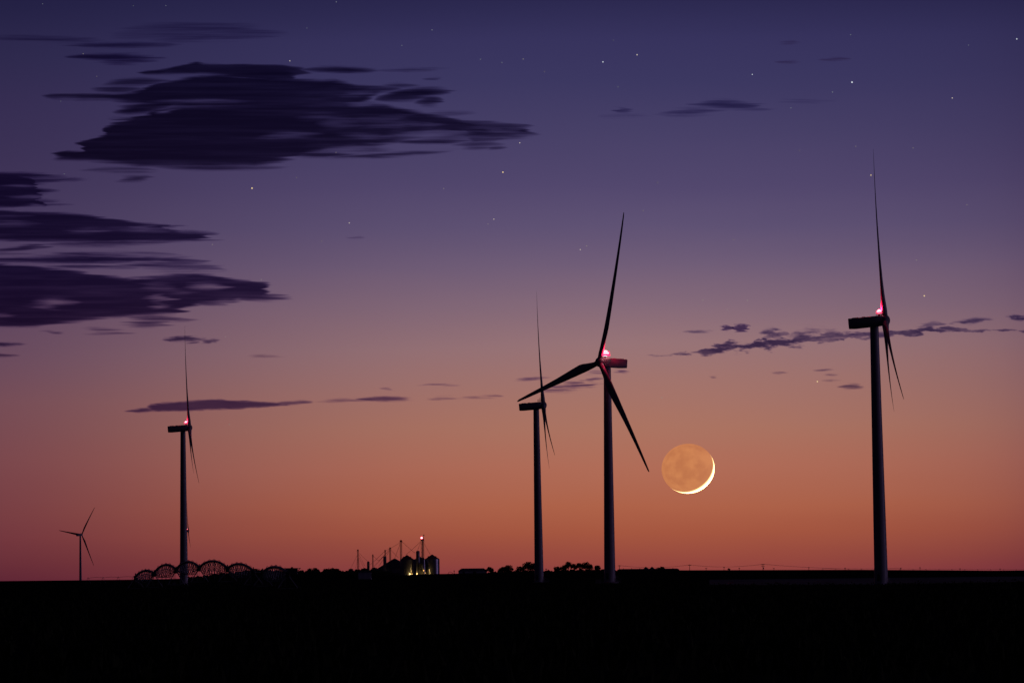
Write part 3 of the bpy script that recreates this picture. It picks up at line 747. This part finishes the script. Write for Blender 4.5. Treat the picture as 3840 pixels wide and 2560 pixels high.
# ------------------------------------------------------------------ moon
MD = 140000.0
mp_ = P(2580,1756,MD); mr = 96.5/F*MD
mm_ = bpy.data.materials.new('moon_surface'); mm_.use_nodes = True; t = mm_.node_tree; t.nodes.clear()
o_ = t.nodes.new('ShaderNodeOutputMaterial'); ad = t.nodes.new('ShaderNodeAddShader'); df = t.nodes.new('ShaderNodeBsdfDiffuse'); em = t.nodes.new('ShaderNodeEmission')
co = t.nodes.new('ShaderNodeTexCoord'); nn = t.nodes.new('ShaderNodeTexNoise'); nn.inputs['Scale'].default_value = 1.9; nn.inputs['Detail'].default_value = 4; nn.inputs['Roughness'].default_value = .55
cr = t.nodes.new('ShaderNodeValToRGB'); cr.color_ramp.elements[0].position = .38; cr.color_ramp.elements[1].position = .62
cr.color_ramp.elements[0].color = lin((194,119,77)); cr.color_ramp.elements[1].color = lin((208,132,84))
ms_ = t.nodes.new('ShaderNodeMapping'); ms_.inputs['Scale'].default_value = (1/mr,)*3
t.links.new(co.outputs['Object'], ms_.inputs[0]); t.links.new(ms_.outputs[0], nn.inputs['Vector']); t.links.new(nn.outputs[0], cr.inputs[0]); t.links.new(cr.outputs[0], em.inputs[0])
em.inputs[1].default_value = .97*K  # earthshine on the dark disc is put in as emission
df.inputs[0].default_value = (1,.78,.36,1)
t.links.new(df.outputs[0], ad.inputs[0]); t.links.new(em.outputs[0], ad.inputs[1]); t.links.new(ad.outputs[0], o_.inputs[0])
mo = MB().sphere((0,0,0), mr, 96, 64).build('moon', mm_, smooth=True); mo.location = mp_; mo.scale = (1.03,1,.965); mo.rotation_euler = (0, R(-8), 0)
tag(mo, 'large orange moon with earthshine disc and thin bright crescent above the horizon', 'moon')

# ------------------------------------------------------------------ stars
SD = 150000.0
ST = [ # x, y, size, colour
 (2389,206,1.5,'w','bright warm star high, upper of the close pair near top middle'),(2261,233,1.4,'b','bright white star high, lower left of the close pair near top middle'),
 (3195,309,2.0,'b','brightest white star, high on the right above the far right turbine'),(3571,368,1.2,'w','soft star near the upper right edge'),
 (945,706,1.8,'y','bright golden star just under the right half of the largest dark cloud'),(1886,646,1.7,'y','golden star right of the tip of the largest dark cloud'),
 (3466,1109,1.6,'y','golden star right of the far right turbine hub'),(3065,1430,1.6,'y','golden star low, left of the far right tower'),
 (3266,657,1.3,'y','small amber star high above the far right turbine'),(2821,280,1.1,'b','white star between the bright pair and the brightest star'),
 (1949,536,1.1,'w','small star touching right under the cloud tip'),(1852,822,1.1,'w','small star above left of the spread-bladed turbine, level with its blade tip'),
 (3813,147,1.4,'b','bluish star in the top right corner'),(1664,1492,0,'w',''),(1620,113,1.0,'b',''),(1310,836,1.1,'w',''),(2466,685,.9,'w',''),(3271,1126,0,'w',''),
 (860,1590,.9,'w',''),(2966,405,.9,'b',''),(3122,346,1.0,'b',''),(312,202,1.0,'w',''),(1087,229,1.1,'w',''),(1260,572,1.0,'w',''),(1962,222,1.0,'w',''),(1882,235,1.0,'b',''),(1802,223,.9,'b',''),
 (1507,171,.8,'b',''),(2752,899,.9,'w',''),(2803,1126,1.0,'w',''),(2636,1125,1.0,'w',''),(2176,936,1.1,'w',''),(2200,922,1.0,'w',''),(2412,790,.8,'w',''),(3190,131,1.0,'b',''),(2318,326,.9,'b',''),
 (2042,269,.8,'w',''),(500,22,.7,'b',''),(622,22,.7,'b',''),(1261,8,.9,'b',''),(160,15,.7,'b',''),(797,917,.8,'w',''),(980,1048,.8,'w',''),(1206,904,.8,'w',''),(1830,840,.7,'w',''),(3424,555,.8,'w',''),
 (3626,768,.9,'w',''),(3437,975,1.0,'w',''),(2998,565,.7,'w',''),(3209,549,.8,'w',''),(845,1262,.7,'w',''),(228,380,.6,'b',''),(241,652,.6,'b',''),(2482,1490,1.0,'w',''),(2360,800,0,'w',''),(2727,1161,.8,'w',''),(2336,802,0,'w',''),
 (1664,707,.8,'w',''),(363,287,.6,'w',''),(3632,170,.7,'b',''),(2300,152,.7,'b',''),(1151,106,.6,'b',''),(1112,666,.7,'w','')]
sm = {'w': emat('star_warm', (1,.86,.72), .6), 'b': emat('star_white', (.85,.92,1), .75), 'y': emat('star_gold', (1,.74,.38), .85)}
fm = {'w': emat('faint_star_warm', (1,.86,.78), .28), 'b': emat('faint_star_white', (.8,.88,1), .26), 'y': sm['y']}
base_star = {}
for x, y, s, c, lb in ST:
    if s <= 0: continue
    mt = sm[c] if s > 1.05 else fm[c]
    rad = (1.35*s+.4)/F*SD
    if mt.name not in base_star:
        me = MB().sphere((0,0,0), 1, 10, 8).build('star', mt, smooth=True); base_star[mt.name] = me.data; o_ = me
    else:
        o_ = bpy.data.objects.new('star', base_star[mt.name]); COL.objects.link(o_)
    o_.location = P(x, y, SD); o_.scale = (rad,)*3
    tag(o_, lb or 'faint tiny star among the scattered ones in the violet dusk sky', 'star', 'stars in the dusk sky')

# ------------------------------------------------------------------ clouds: closed bodies whose thickness varies, filled with absorbing vapour
rng = np.random.RandomState(11)
def vnoise(x, y, sx, sy, seed):
    r_ = np.random.RandomState(seed); n_ = 512
    tab = r_.rand(n_, n_)
    a = x/sx+seed*3.7+1000; b = y/sy+seed*1.3+1000
    i = np.floor(a).astype(int); j = np.floor(b).astype(int); fx = a-i; fy = b-j; fx = fx*fx*(3-2*fx); fy = fy*fy*(3-2*fy)
    g4 = lambda p, q: tab[p % n_, q % n_]
    return (g4(i,j)*(1-fx)*(1-fy)+g4(i+1,j)*fx*(1-fy)+g4(i,j+1)*(1-fx)*fy+g4(i+1,j+1)*fx*fy)*2-1
def fbm(x, y, sx, sy, seed, o=4):
    r = 0; a = 1; t = 0
    for k in range(o): r = r+a*vnoise(x, y, sx/2**k, sy/2**k, seed+k); t += a; a *= .55
    return r/t
def ss(a): a = np.clip(a, 0, 1); return a*a*(3-2*a)
def pl(x, pts):
    p = np.array(pts, float); return np.interp(x, p[:,0], p[:,1])
def body(x, y, top, bot, st=8, sb=8, sx=40):
    st = st*2.3; sb = sb*2.3
    yt, yb = pl(x, top), pl(x, bot)
    x0 = max(top[0][0], bot[0][0]); x1 = min(top[-1][0], bot[-1][0])
    return ss((y-yt)/st+.5)*ss((yb-y)/sb+.5)*ss((x-x0)/sx)*ss((x1-x)/sx)
def strk(x, y, x0, y0, x1, y1, h, a=1, bow=0):
    h = h*1.15
    t = (x-x0)/(x1-x0); s = 2*t-1; yc = y0+(y1-y0)*t+bow*(1-s*s)
    w_ = np.clip(1-s*s, 0, 1)
    return a*np.exp(-((y-yc)/(h*(w_*.9+.1)))**2)*w_**.8
def cloud(label, x0, y0, x1, y1, fn, D, T=600, dens=1.0, col=(2.15,2.45,1.6), sx=4.5, sy=1.8, warp=(220,16,7), seed=1, streak=.22, feather=75, rag=.5):
    nx = int((x1-x0)/sx)+1; ny = int((y1-y0)/sy)+1
    X, Y = np.meshgrid(np.linspace(x0,x1,nx), np.linspace(y0,y1,ny))
    wx, wy, wa = warp
    Yw = Y + wa*fbm(X, Y, wx, wy*1.4, seed, 4) + wa*.35*fbm(X, Y, wx*.25, wy*.5, seed+20, 3)
    Xw = X + wa*3*fbm(X, Y, wx, wy*.7, seed+40, 4) + feather*fbm(X, Y, wx*1.6, wy*.75, seed+90, 3)
    f = np.clip(fn(Xw, Yw), 0, 1)
    nf = fbm(X, Y, wx*.9, wy*.35, seed+60, 5)
    ni = fbm(X, Y, wx*1.5, wy*.9, seed+130, 4)
    d = f + rag*nf*(4*f*(1-f))**.8 + .24*ni*f*streak/.22
    d = np.clip(d, 0, 1.1)
    # fade at the window's border (never outside the picture's own edges)
    if x0 > -60: d = d*ss((X-x0)/30)
    if x1 < 3900: d = d*ss((x1-X)/30)
    d = d*ss((Y-y0)/6)*ss((y1-Y)/6)
    d = np.clip(d*dens-.012, 0, None)
    act = np.maximum.reduce([d[:-1,:-1],d[1:,:-1],d[:-1,1:],d[1:,1:]]) > 0
    used = np.zeros(d.shape, bool)
    used[:-1,:-1] |= act; used[1:,:-1] |= act; used[:-1,1:] |= act; used[1:,1:] |= act
    idx = -np.ones(d.shape, int); idx[used] = np.arange(used.sum()); n_ = used.sum()
    Rm = np.array(CM)
    xs_, ys_, ds_ = X[used], Y[used], d[used]
    def pts(Dv):
        v = np.stack([(xs_-1920)/F*Dv, (1280-ys_)/F*Dv, -Dv], 1); return v @ Rm.T + np.array([0,0,CAMH])
    th = ds_*T+.5
    V = np.concatenate([pts(D-th/2), pts(D+th/2)])
    ii, jj = np.nonzero(act)
    a, b, c_, e_ = idx[ii,jj], idx[ii,jj+1], idx[ii+1,jj+1], idx[ii+1,jj]
    front = np.stack([a, e_, c_, b], 1); bk = np.stack([a, b, c_, e_], 1)+n_
    fs = [front, bk]
    pad = np.pad(act, 1)
    for di, dj, p1, p2 in ((-1,0,(0,0),(0,1)),(1,0,(1,1),(1,0)),(0,-1,(1,0),(0,0)),(0,1,(0,1),(1,1))):
        nb_ = ~pad[1+ii+di, 1+jj+dj]
        u_, v_ = idx[ii[nb_]+p1[0], jj[nb_]+p1[1]], idx[ii[nb_]+p2[0], jj[nb_]+p2[1]]
        fs.append(np.stack([u_, v_, v_+n_, u_+n_], 1))
    Fc = np.concatenate(fs)
    ctr = V.mean(0); V = V-ctr
    me = bpy.data.meshes.new('cloud'); me.vertices.add(len(V)); me.vertices.foreach_set('co', V.astype(np.float32).ravel())
    me.loops.add(Fc.size); me.loops.foreach_set('vertex_index', Fc.ravel().astype(np.int32))
    me.polygons.add(len(Fc)); me.polygons.foreach_set('loop_start', np.arange(0, Fc.size, 4).astype(np.int32)); me.polygons.foreach_set('loop_total', np.full(len(Fc), 4, np.int32))
    me.update(calc_edges=True); me.validate()
    m = bpy.data.materials.new('cloud_vapour'); m.use_nodes = True; t = m.node_tree; t.nodes.clear()
    o_ = t.nodes.new('ShaderNodeOutputMaterial'); va = t.nodes.new('ShaderNodeVolumeAbsorption')
    mx = max(col)*1.02; va.inputs['Color'].default_value = tuple(1-c/mx for c in col)+(1,); va.inputs['Density'].default_value = mx/T
    t.links.new(va.outputs[0], o_.inputs['Volume']); me.materials.append(m)
    o = bpy.data.objects.new('cloud', me); COL.objects.link(o); o.location = ctr
    tag(o, label, 'cloud', 'dark clouds in the dusk sky'); return o

A1t = [(150,362),(400,354),(480,350),(540,335),(590,312),(650,302),(700,292),(760,284),(850,280),(1000,300),(1140,302),(1250,302),(1350,320),(1420,326),(1500,330)]
A1b = [(150,366),(400,368),(480,378),(560,384),(700,400),(1000,400),(1200,400),(1340,384),(1420,350),(1500,333)]
A0t = [(520,275),(640,256),(690,242),(730,235),(770,241),(900,245),(1060,249),(1130,259),(1170,270)]
A0b = [(520,277),(640,274),(690,276),(850,284),(1000,304),(1090,300),(1120,280),(1170,272)]
A2t = [(190,580),(230,570),(290,571),(306,545),(345,522),(385,503),(405,480),(440,466),(500,442),(560,417),(650,402),(760,398),(950,392),(1100,385),(1250,380),(1380,384),(1450,392),(1500,410),(1590,425),(1700,440),(1740,454),(1850,458),(1950,470),(2000,488),(2030,500)]
A2b = [(190,588),(230,595),(290,596),(330,597),(450,611),(520,620),(700,618),(950,620),(1030,606),(1080,594),(1150,575),(1240,560),(1400,545),(1560,520),(1650,505),(1740,500),(1800,540),(1870,534),(1900,522),(1960,512),(2030,502)]
def fA(x, y):
    d = np.maximum.reduce([body(x,y,A0t,A0b,5,8), body(x,y,A1t,A1b,7,10), body(x,y,A2t,A2b,9,12)])
    d = d*(1-.5*ss((x-950)/600)*ss(.35+1.6*fbm(x,y,210,26,303,4)))
    ad = [strk(x,y,540,272,830,270,8,.6), strk(x,y,360,318,640,300,9,.5), strk(x,y,330,338,560,332,8,.5), strk(x,y,400,422,700,380,13,1.1), strk(x,y,385,448,560,446,6,.9),
          strk(x,y,1110,262,1440,266,8,.95), strk(x,y,1400,266,1700,258,6,.28), strk(x,y,1420,325,1580,318,7,.5), strk(x,y,1400,372,1700,352,15,1.15,-9), strk(x,y,1560,385,1680,372,14,.7),
          strk(x,y,1250,590,1720,566,7,.85), strk(x,y,1050,578,1330,580,9,.9), strk(x,y,1180,535,1460,540,15,.9), strk(x,y,1480,532,1800,530,8,.75), strk(x,y,1700,548,1900,542,9,.6),
          strk(x,y,1380,480,1900,505,34,.5), strk(x,y,1700,516,2020,511,6,.6), strk(x,y,300,640,600,640,9,.45), strk(x,y,420,678,580,664,7,.5), strk(x,y,1580,297,1650,297,5,.25), strk(x,y,1560,425,1800,423,6,.3),
          strk(x,y,1060,565,1500,556,22,.5), strk(x,y,1820,556,1900,553,5,.35), strk(x,y,500,622,1100,628,10,.45)]
    for a in ad: d = np.maximum(d, a)
    sb = [strk(x,y,540,376,980,379,7,.75,4), strk(x,y,400,446,560,425,7,.8), strk(x,y,560,424,680,408,5,.85), strk(x,y,640,282,860,278,5,.5), strk(x,y,940,516,1220,500,11,.75), strk(x,y,1180,462,1360,470,13,.6), strk(x,y,1060,272,1250,298,12,.55),
          strk(x,y,1240,506,1500,515,9,.7), strk(x,y,1420,512,1760,502,13,.85), strk(x,y,1080,450,1330,432,12,.3), strk(x,y,1300,398,1420,388,10,.6), strk(x,y,1400,555,1760,552,10,.8), strk(x,y,1200,562,1420,556,9,.8), strk(x,y,1250,356,1450,346,8,.45)]
    for a in sb: d = d*(1-a)
    return d
cloud('largest dark cloud, a long ragged mass across the upper left sky', 120, 215, 2110, 720, fA, 37000, 620, seed=3, feather=45, rag=.42, streak=.3, col=(2.15,2.4,1.8), warp=(260,16,6))
def fB(x, y):
    d = 0*x
    for a in [strk(x,y,-80,138,420,162,9,.45,-4), strk(x,y,200,174,700,170,8,.95), strk(x,y,380,140,1080,128,26,.42,-16), strk(x,y,420,108,1000,118,9,.35), strk(x,y,560,155,860,140,10,.45), strk(x,y,600,150,1080,136,7,.3)]: d = np.maximum(d, a)
    return d
cloud('faint long feathery cloud streaks at the top left of the sky', -60, 80, 1120, 195, fB, 40000, 400, seed=9, col=(1.3,1.5,1.0), warp=(240,14,6), streak=.35)
def fB2(x, y): return np.maximum(strk(x,y,250,214,600,215,11,1,0), strk(x,y,320,234,570,230,9,.55))
cloud('small dark sliver of cloud just above the largest cloud', 230, 195, 640, 250, fB2, 39000, 300, seed=12, col=(1.7,2.0,1.3), warp=(160,12,4))
def fC(x, y):
    d = body(x,y,[(-80,650),(0,651),(60,656),(110,668),(130,690),(150,735),(170,770),(190,775)],[(-80,778),(0,776),(60,776),(100,770),(130,764),(190,777)],8,8,30)
    for a in [strk(x,y,-150,655,260,662,10,.8), strk(x,y,-150,690,330,670,9,.6), strk(x,y,-120,716,220,716,14,1.1), strk(x,y,-120,752,260,752,9,.7), strk(x,y,-100,770,300,768,5,.4), strk(x,y,180,672,320,668,5,.35)]: d = np.maximum(d, a)
    for a in [strk(x,y,0,696,170,696,5,.6), strk(x,y,10,738,240,738,5,.75)]: d = d*(1-a)
    return d
cloud('dark streaked cloud entering at the left edge, below the largest cloud', -60, 640, 360, 790, fC, 34000, 420, seed=15, feather=35, warp=(150,12,5))
def fD(x, y):
    d = body(x,y,[(-80,788),(0,790),(120,797),(250,803),(350,810),(450,824),(520,838),(590,846),(600,860),(640,868),(740,873),(800,880)],[(-80,898),(0,900),(190,902),(400,905),(560,904),(640,902),(740,898),(800,884)],7,8,30)
    for a in [strk(x,y,560,870,820,877,7,.7), strk(x,y,600,896,800,900,5,.6), strk(x,y,100,918,700,905,9,.5), strk(x,y,-100,940,200,925,6,.8), strk(x,y,0,932,180,914,5,.7), strk(x,y,-100,950,500,962,9,.35), strk(x,y,500,855,680,850,5,.4)]: d = np.maximum(d, a)
    for a in [strk(x,y,-120,835,150,836,11,.7), strk(x,y,-80,812,160,806,4,.5), strk(x,y,220,870,400,862,9,.6), strk(x,y,340,858,680,862,8,.6), strk(x,y,440,856,560,848,6,.6), strk(x,y,-100,882,60,880,4,.3)]: d = d*(1-a)
    return d
cloud('middle dark cloud on the left edge tapering to a double point', -60, 770, 860, 985, fD, 33000, 430, seed=22, warp=(200,12,5))
def fE(x, y):
    d = body(x,y,[(-80,990),(0,990),(100,996),(220,1012),(330,1022),(400,1038),(470,1047),(560,1038),(700,1029),(780,1029),(850,1042),(950,1056),(1000,1068)],
             [(-80,1222),(0,1222),(120,1224),(260,1206),(400,1190),(560,1180),(640,1172),(690,1150),(740,1138),(870,1136),(930,1118),(1000,1112)],8,9,30)
    for a in [strk(x,y,-200,978,760,974,9,1.05,-2), strk(x,y,560,974,790,978,7,.7), strk(x,y,420,990,860,1012,16,.55,-6), strk(x,y,150,1002,560,1000,6,.6), strk(x,y,150,950,700,956,8,.35), strk(x,y,760,1057,970,1057,6,.8), strk(x,y,760,1108,1120,1118,10,1.1), strk(x,y,640,1105,980,1110,18,.9),
              strk(x,y,480,1188,740,1196,10,.55), strk(x,y,460,1210,640,1214,9,.5), strk(x,y,320,1232,480,1236,5,.4), strk(x,y,310,1249,500,1248,4,.4), strk(x,y,180,1245,250,1243,4,.35), strk(x,y,620,1132,900,1140,6,.7), strk(x,y,-100,1100,260,1150,20,1)]: d = np.maximum(d, a)
    for a in [strk(x,y,200,1012,560,1030,7,.7,-6), strk(x,y,60,1130,330,1138,12,.9), strk(x,y,150,1152,240,1152,8,.6), strk(x,y,540,1118,630,1124,14,.75), strk(x,y,690,1070,860,1076,11,.85), strk(x,y,-60,1180,80,1182,6,.6), strk(x,y,520,1070,680,1080,16,.4), strk(x,y,540,1150,640,1148,7,.6), strk(x,y,0,992,140,990,5,.6), strk(x,y,740,1130,960,1128,6,.6), strk(x,y,600,1094,720,1096,10,.35)]: d = d*(1-a)
    return d
cloud('large dark cloud low on the left edge, broken by small bright holes', -60, 935, 1120, 1265, fE, 31000, 480, seed=31, warp=(180,12,5), streak=.28, col=(2.3,2.6,1.6))
def fF(x, y):
    d = np.maximum.reduce([strk(x,y,605,1273,780,1273,7,1,-2), strk(x,y,680,1268,745,1268,7,1), strk(x,y,740,1278,830,1277,5,.75), strk(x,y,700,1284,740,1284,4,.6)]); return d
cloud('small dark flake of cloud below the left clouds', 590, 1255, 850, 1300, fF, 45000, 220, seed=41, feather=30, rag=0.7, warp=(60,10,5), sx=3, col=(1.8,2.0,1.2))
cloud('tiny dark cloud wedge at the left edge, upper of two', -60, 1275, 110, 1305, lambda x,y: strk(x,y,-120,1290,105,1290,6,1), 45000, 200, seed=43, feather=40, rag=0.5, warp=(60,10,3), col=(1.8,2.0,1.2))
cloud('tiny faint cloud wedge at the left edge, lower of two', -60, 1318, 110, 1345, lambda x,y: strk(x,y,-110,1331,95,1331,5,.8), 45000, 200, seed=44, feather=40, rag=0.5, warp=(60,10,3), col=(1.4,1.6,1.0))
def fH(x, y):
    d = body(x,y,[(540,1528),(560,1520),(620,1510),(720,1503),(850,1498),(960,1505),(1050,1510),(1090,1514)],[(540,1536),(600,1541),(680,1540),(760,1535),(850,1531),(960,1526),(1050,1520),(1090,1517)],5,5,30)
    for a in [strk(x,y,470,1543,620,1532,5,.9), strk(x,y,1020,1513,1170,1506,6,.6)]: d = np.maximum(d, a)
    return d
cloud('long narrow dark cloud bar floating above the small-beacon turbine', 450, 1485, 1200, 1560, fH, 60000, 500, seed=51, feather=40, rag=0.5, warp=(70,14,4), streak=.1, col=(1.75,1.95,.95), sx=4)
def flecks(lst, D, T, col, warp, feather, rag, seed0, sx=4):
    for i, (x0, y0, x1, y1, h, a, lb) in enumerate(lst):
        cloud(lb, x0-40, min(y0,y1)-18, x1+40, max(y0,y1)+18, (lambda x, y, q=(x0,y0,x1,y1,h,a): strk(x, y, *q)), D, T, seed=seed0+i, feather=feather, rag=rag, warp=warp, col=col, sx=sx, sy=1.8)
FD = 'tiny faint cloud dash, one of the short ones in the row across the orange sky'
flecks([(1160,1505,1420,1496,5,.28,'long very faint cloud dash, leftmost of the row across the orange sky'),(1330,1497,1570,1494,6.5,1.0,'darkest cloud dash in the middle of the row across the orange sky'),
        (1580,1494,1780,1489,5,.28,FD),(1730,1490,1890,1483,5,.55,'rightmost cloud dash of the row, nearing the unlit turbine'),(1420,1458,1480,1459,4,.35,FD),(1580,1444,1720,1441,4,.35,FD)],
       62000, 300, (1.4,1.6,.8), (90,10,3), 50, .7, 155)
def fJ(x, y):
    d = 0*x
    for a in [strk(x,y,1920,1423,2060,1418,5,.45), strk(x,y,2060,1449,2260,1440,5,.9,3), strk(x,y,2090,1456,2220,1452,4,.6), strk(x,y,2080,1443,2210,1430,5,.6), strk(x,y,2200,1428,2275,1420,5,.7), strk(x,y,2290,1392,2350,1398,5,.75), strk(x,y,2180,1395,2260,1398,5,.35), strk(x,y,1990,1464,2180,1462,6,.4)]: d = np.maximum(d, a)
    return d
cloud('few thin dark cloud strands behind the spread-bladed rotor', 1900, 1380, 2370, 1480, fJ, 62000, 300, seed=58, feather=50, rag=0.7, warp=(80,10,3), col=(1.7,1.9,.9), sx=4, sy=1.8)
def fK(x, y):
    d = 0*x
    for a in [strk(x,y,2590,398,2860,402,13,.85,-8), strk(x,y,2460,426,2740,415,11,.55), strk(x,y,2300,419,2365,411,9,.6), strk(x,y,2200,440,2460,436,8,.12), strk(x,y,2720,412,2900,406,6,.4), strk(x,y,2900,382,3120,380,7,.15)]: d = np.maximum(d, a)
    return d
cloud('smooth thin lens-shaped cloud high in the right half', 2230, 365, 3150, 450, fK, 42000, 300, seed=62, feather=90, rag=0.5, warp=(160,14,4), col=(1.3,1.4,.9))
def fL(x, y):
    n1 = fbm(x, y, 40, 15, 77, 4)
    yc = pl(x, [(2440,1334),(2560,1326),(2700,1306),(2860,1290),(2980,1278),(3100,1266),(3260,1256),(3400,1246),(3540,1232),(3640,1238),(3720,1236),(3860,1242)])
    hw = pl(x, [(2440,3),(2600,7),(2700,15),(2850,17),(2960,15),(3050,14),(3200,12),(3300,9),(3450,9),(3540,8),(3620,4),(3860,4)])
    am = pl(x, [(2440,.25),(2560,.5),(2700,1.1),(2940,1.15),(3020,.7),(3100,.6),(3250,.65),(3330,.8),(3500,.9),(3580,.6),(3860,.5)])
    d = am*ss(1.25-np.abs(y-yc)/hw*.8 + 1.35*n1-.12)
    for a in [strk(x,y,2840,1250,2950,1250,14,.7), strk(x,y,2880,1232,2950,1248,8,.6), strk(x,y,2940,1258,3180,1256,17,.6), strk(x,y,3560,1212,3730,1196,7,.6), strk(x,y,3400,1222,3560,1212,9,.3), strk(x,y,3760,1190,3880,1190,7,.8), strk(x,y,2560,1244,2680,1242,5,.3)]:
        d = np.maximum(d, a*np.clip(.75+1.6*n1, 0, 1.3))
    return d
cloud('long mottled cloud band slanting behind the far right turbine tower', 2420, 1175, 3900, 1365, fL, 56000, 320, seed=70, feather=25, rag=0.6, warp=(50,18,5), col=(1.9,2.0,1.1), sx=3, sy=1.8, streak=.3)
flecks([(2698,1231,2748,1229,9,1.25,'small dark puff above the slanting cloud band, left of two'),(2746,1229,2812,1229,12,1.35,'larger dark puff above the slanting cloud band, right of two')], 56000, 220, (1.7,1.9,1.0), (26,9,7), 14, 1.3, 180, 2.5)
FF = 'tiny faint cloud fleck left of the far right tower'
flecks([(3140,1449,3240,1448,7,.9,'darkest small cloud fleck, nearest left of the far right tower'),(3040,1388,3130,1384,3.5,.45,FF),(3080,1406,3150,1402,3.5,.4,FF),(2890,1401,2950,1397,3.5,.3,FF),(3090,1427,3150,1426,3.5,.3,FF),
        (2660,1414,2695,1414,4,.35,'lone faint cloud fleck above the moon')], 62000, 220, (1.5,1.6,.9), (50,8,2), 26, .7, 184, 3.5)
flecks([(2910,167,3010,155,5,.35,'barely visible slanting wisp near the top right'),(2900,233,2990,234,5,.28,'barely visible left wisp of a level pair near the top right'),(3060,226,3180,220,6,.32,'barely visible right wisp of a level pair near the top right')],
       42000, 200, (.9,1.3,1.0), (80,10,3), 40, .5, 188)
flecks([(1290,893,1390,892,4,.35,'faint small wisp alone in the mauve sky left of the middle'),(930,1335,1050,1336,5,.35,'faint small wisp low beneath the left clouds')], 50000, 200, (1.0,1.2,.8), (70,10,3), 40, .5, 198)
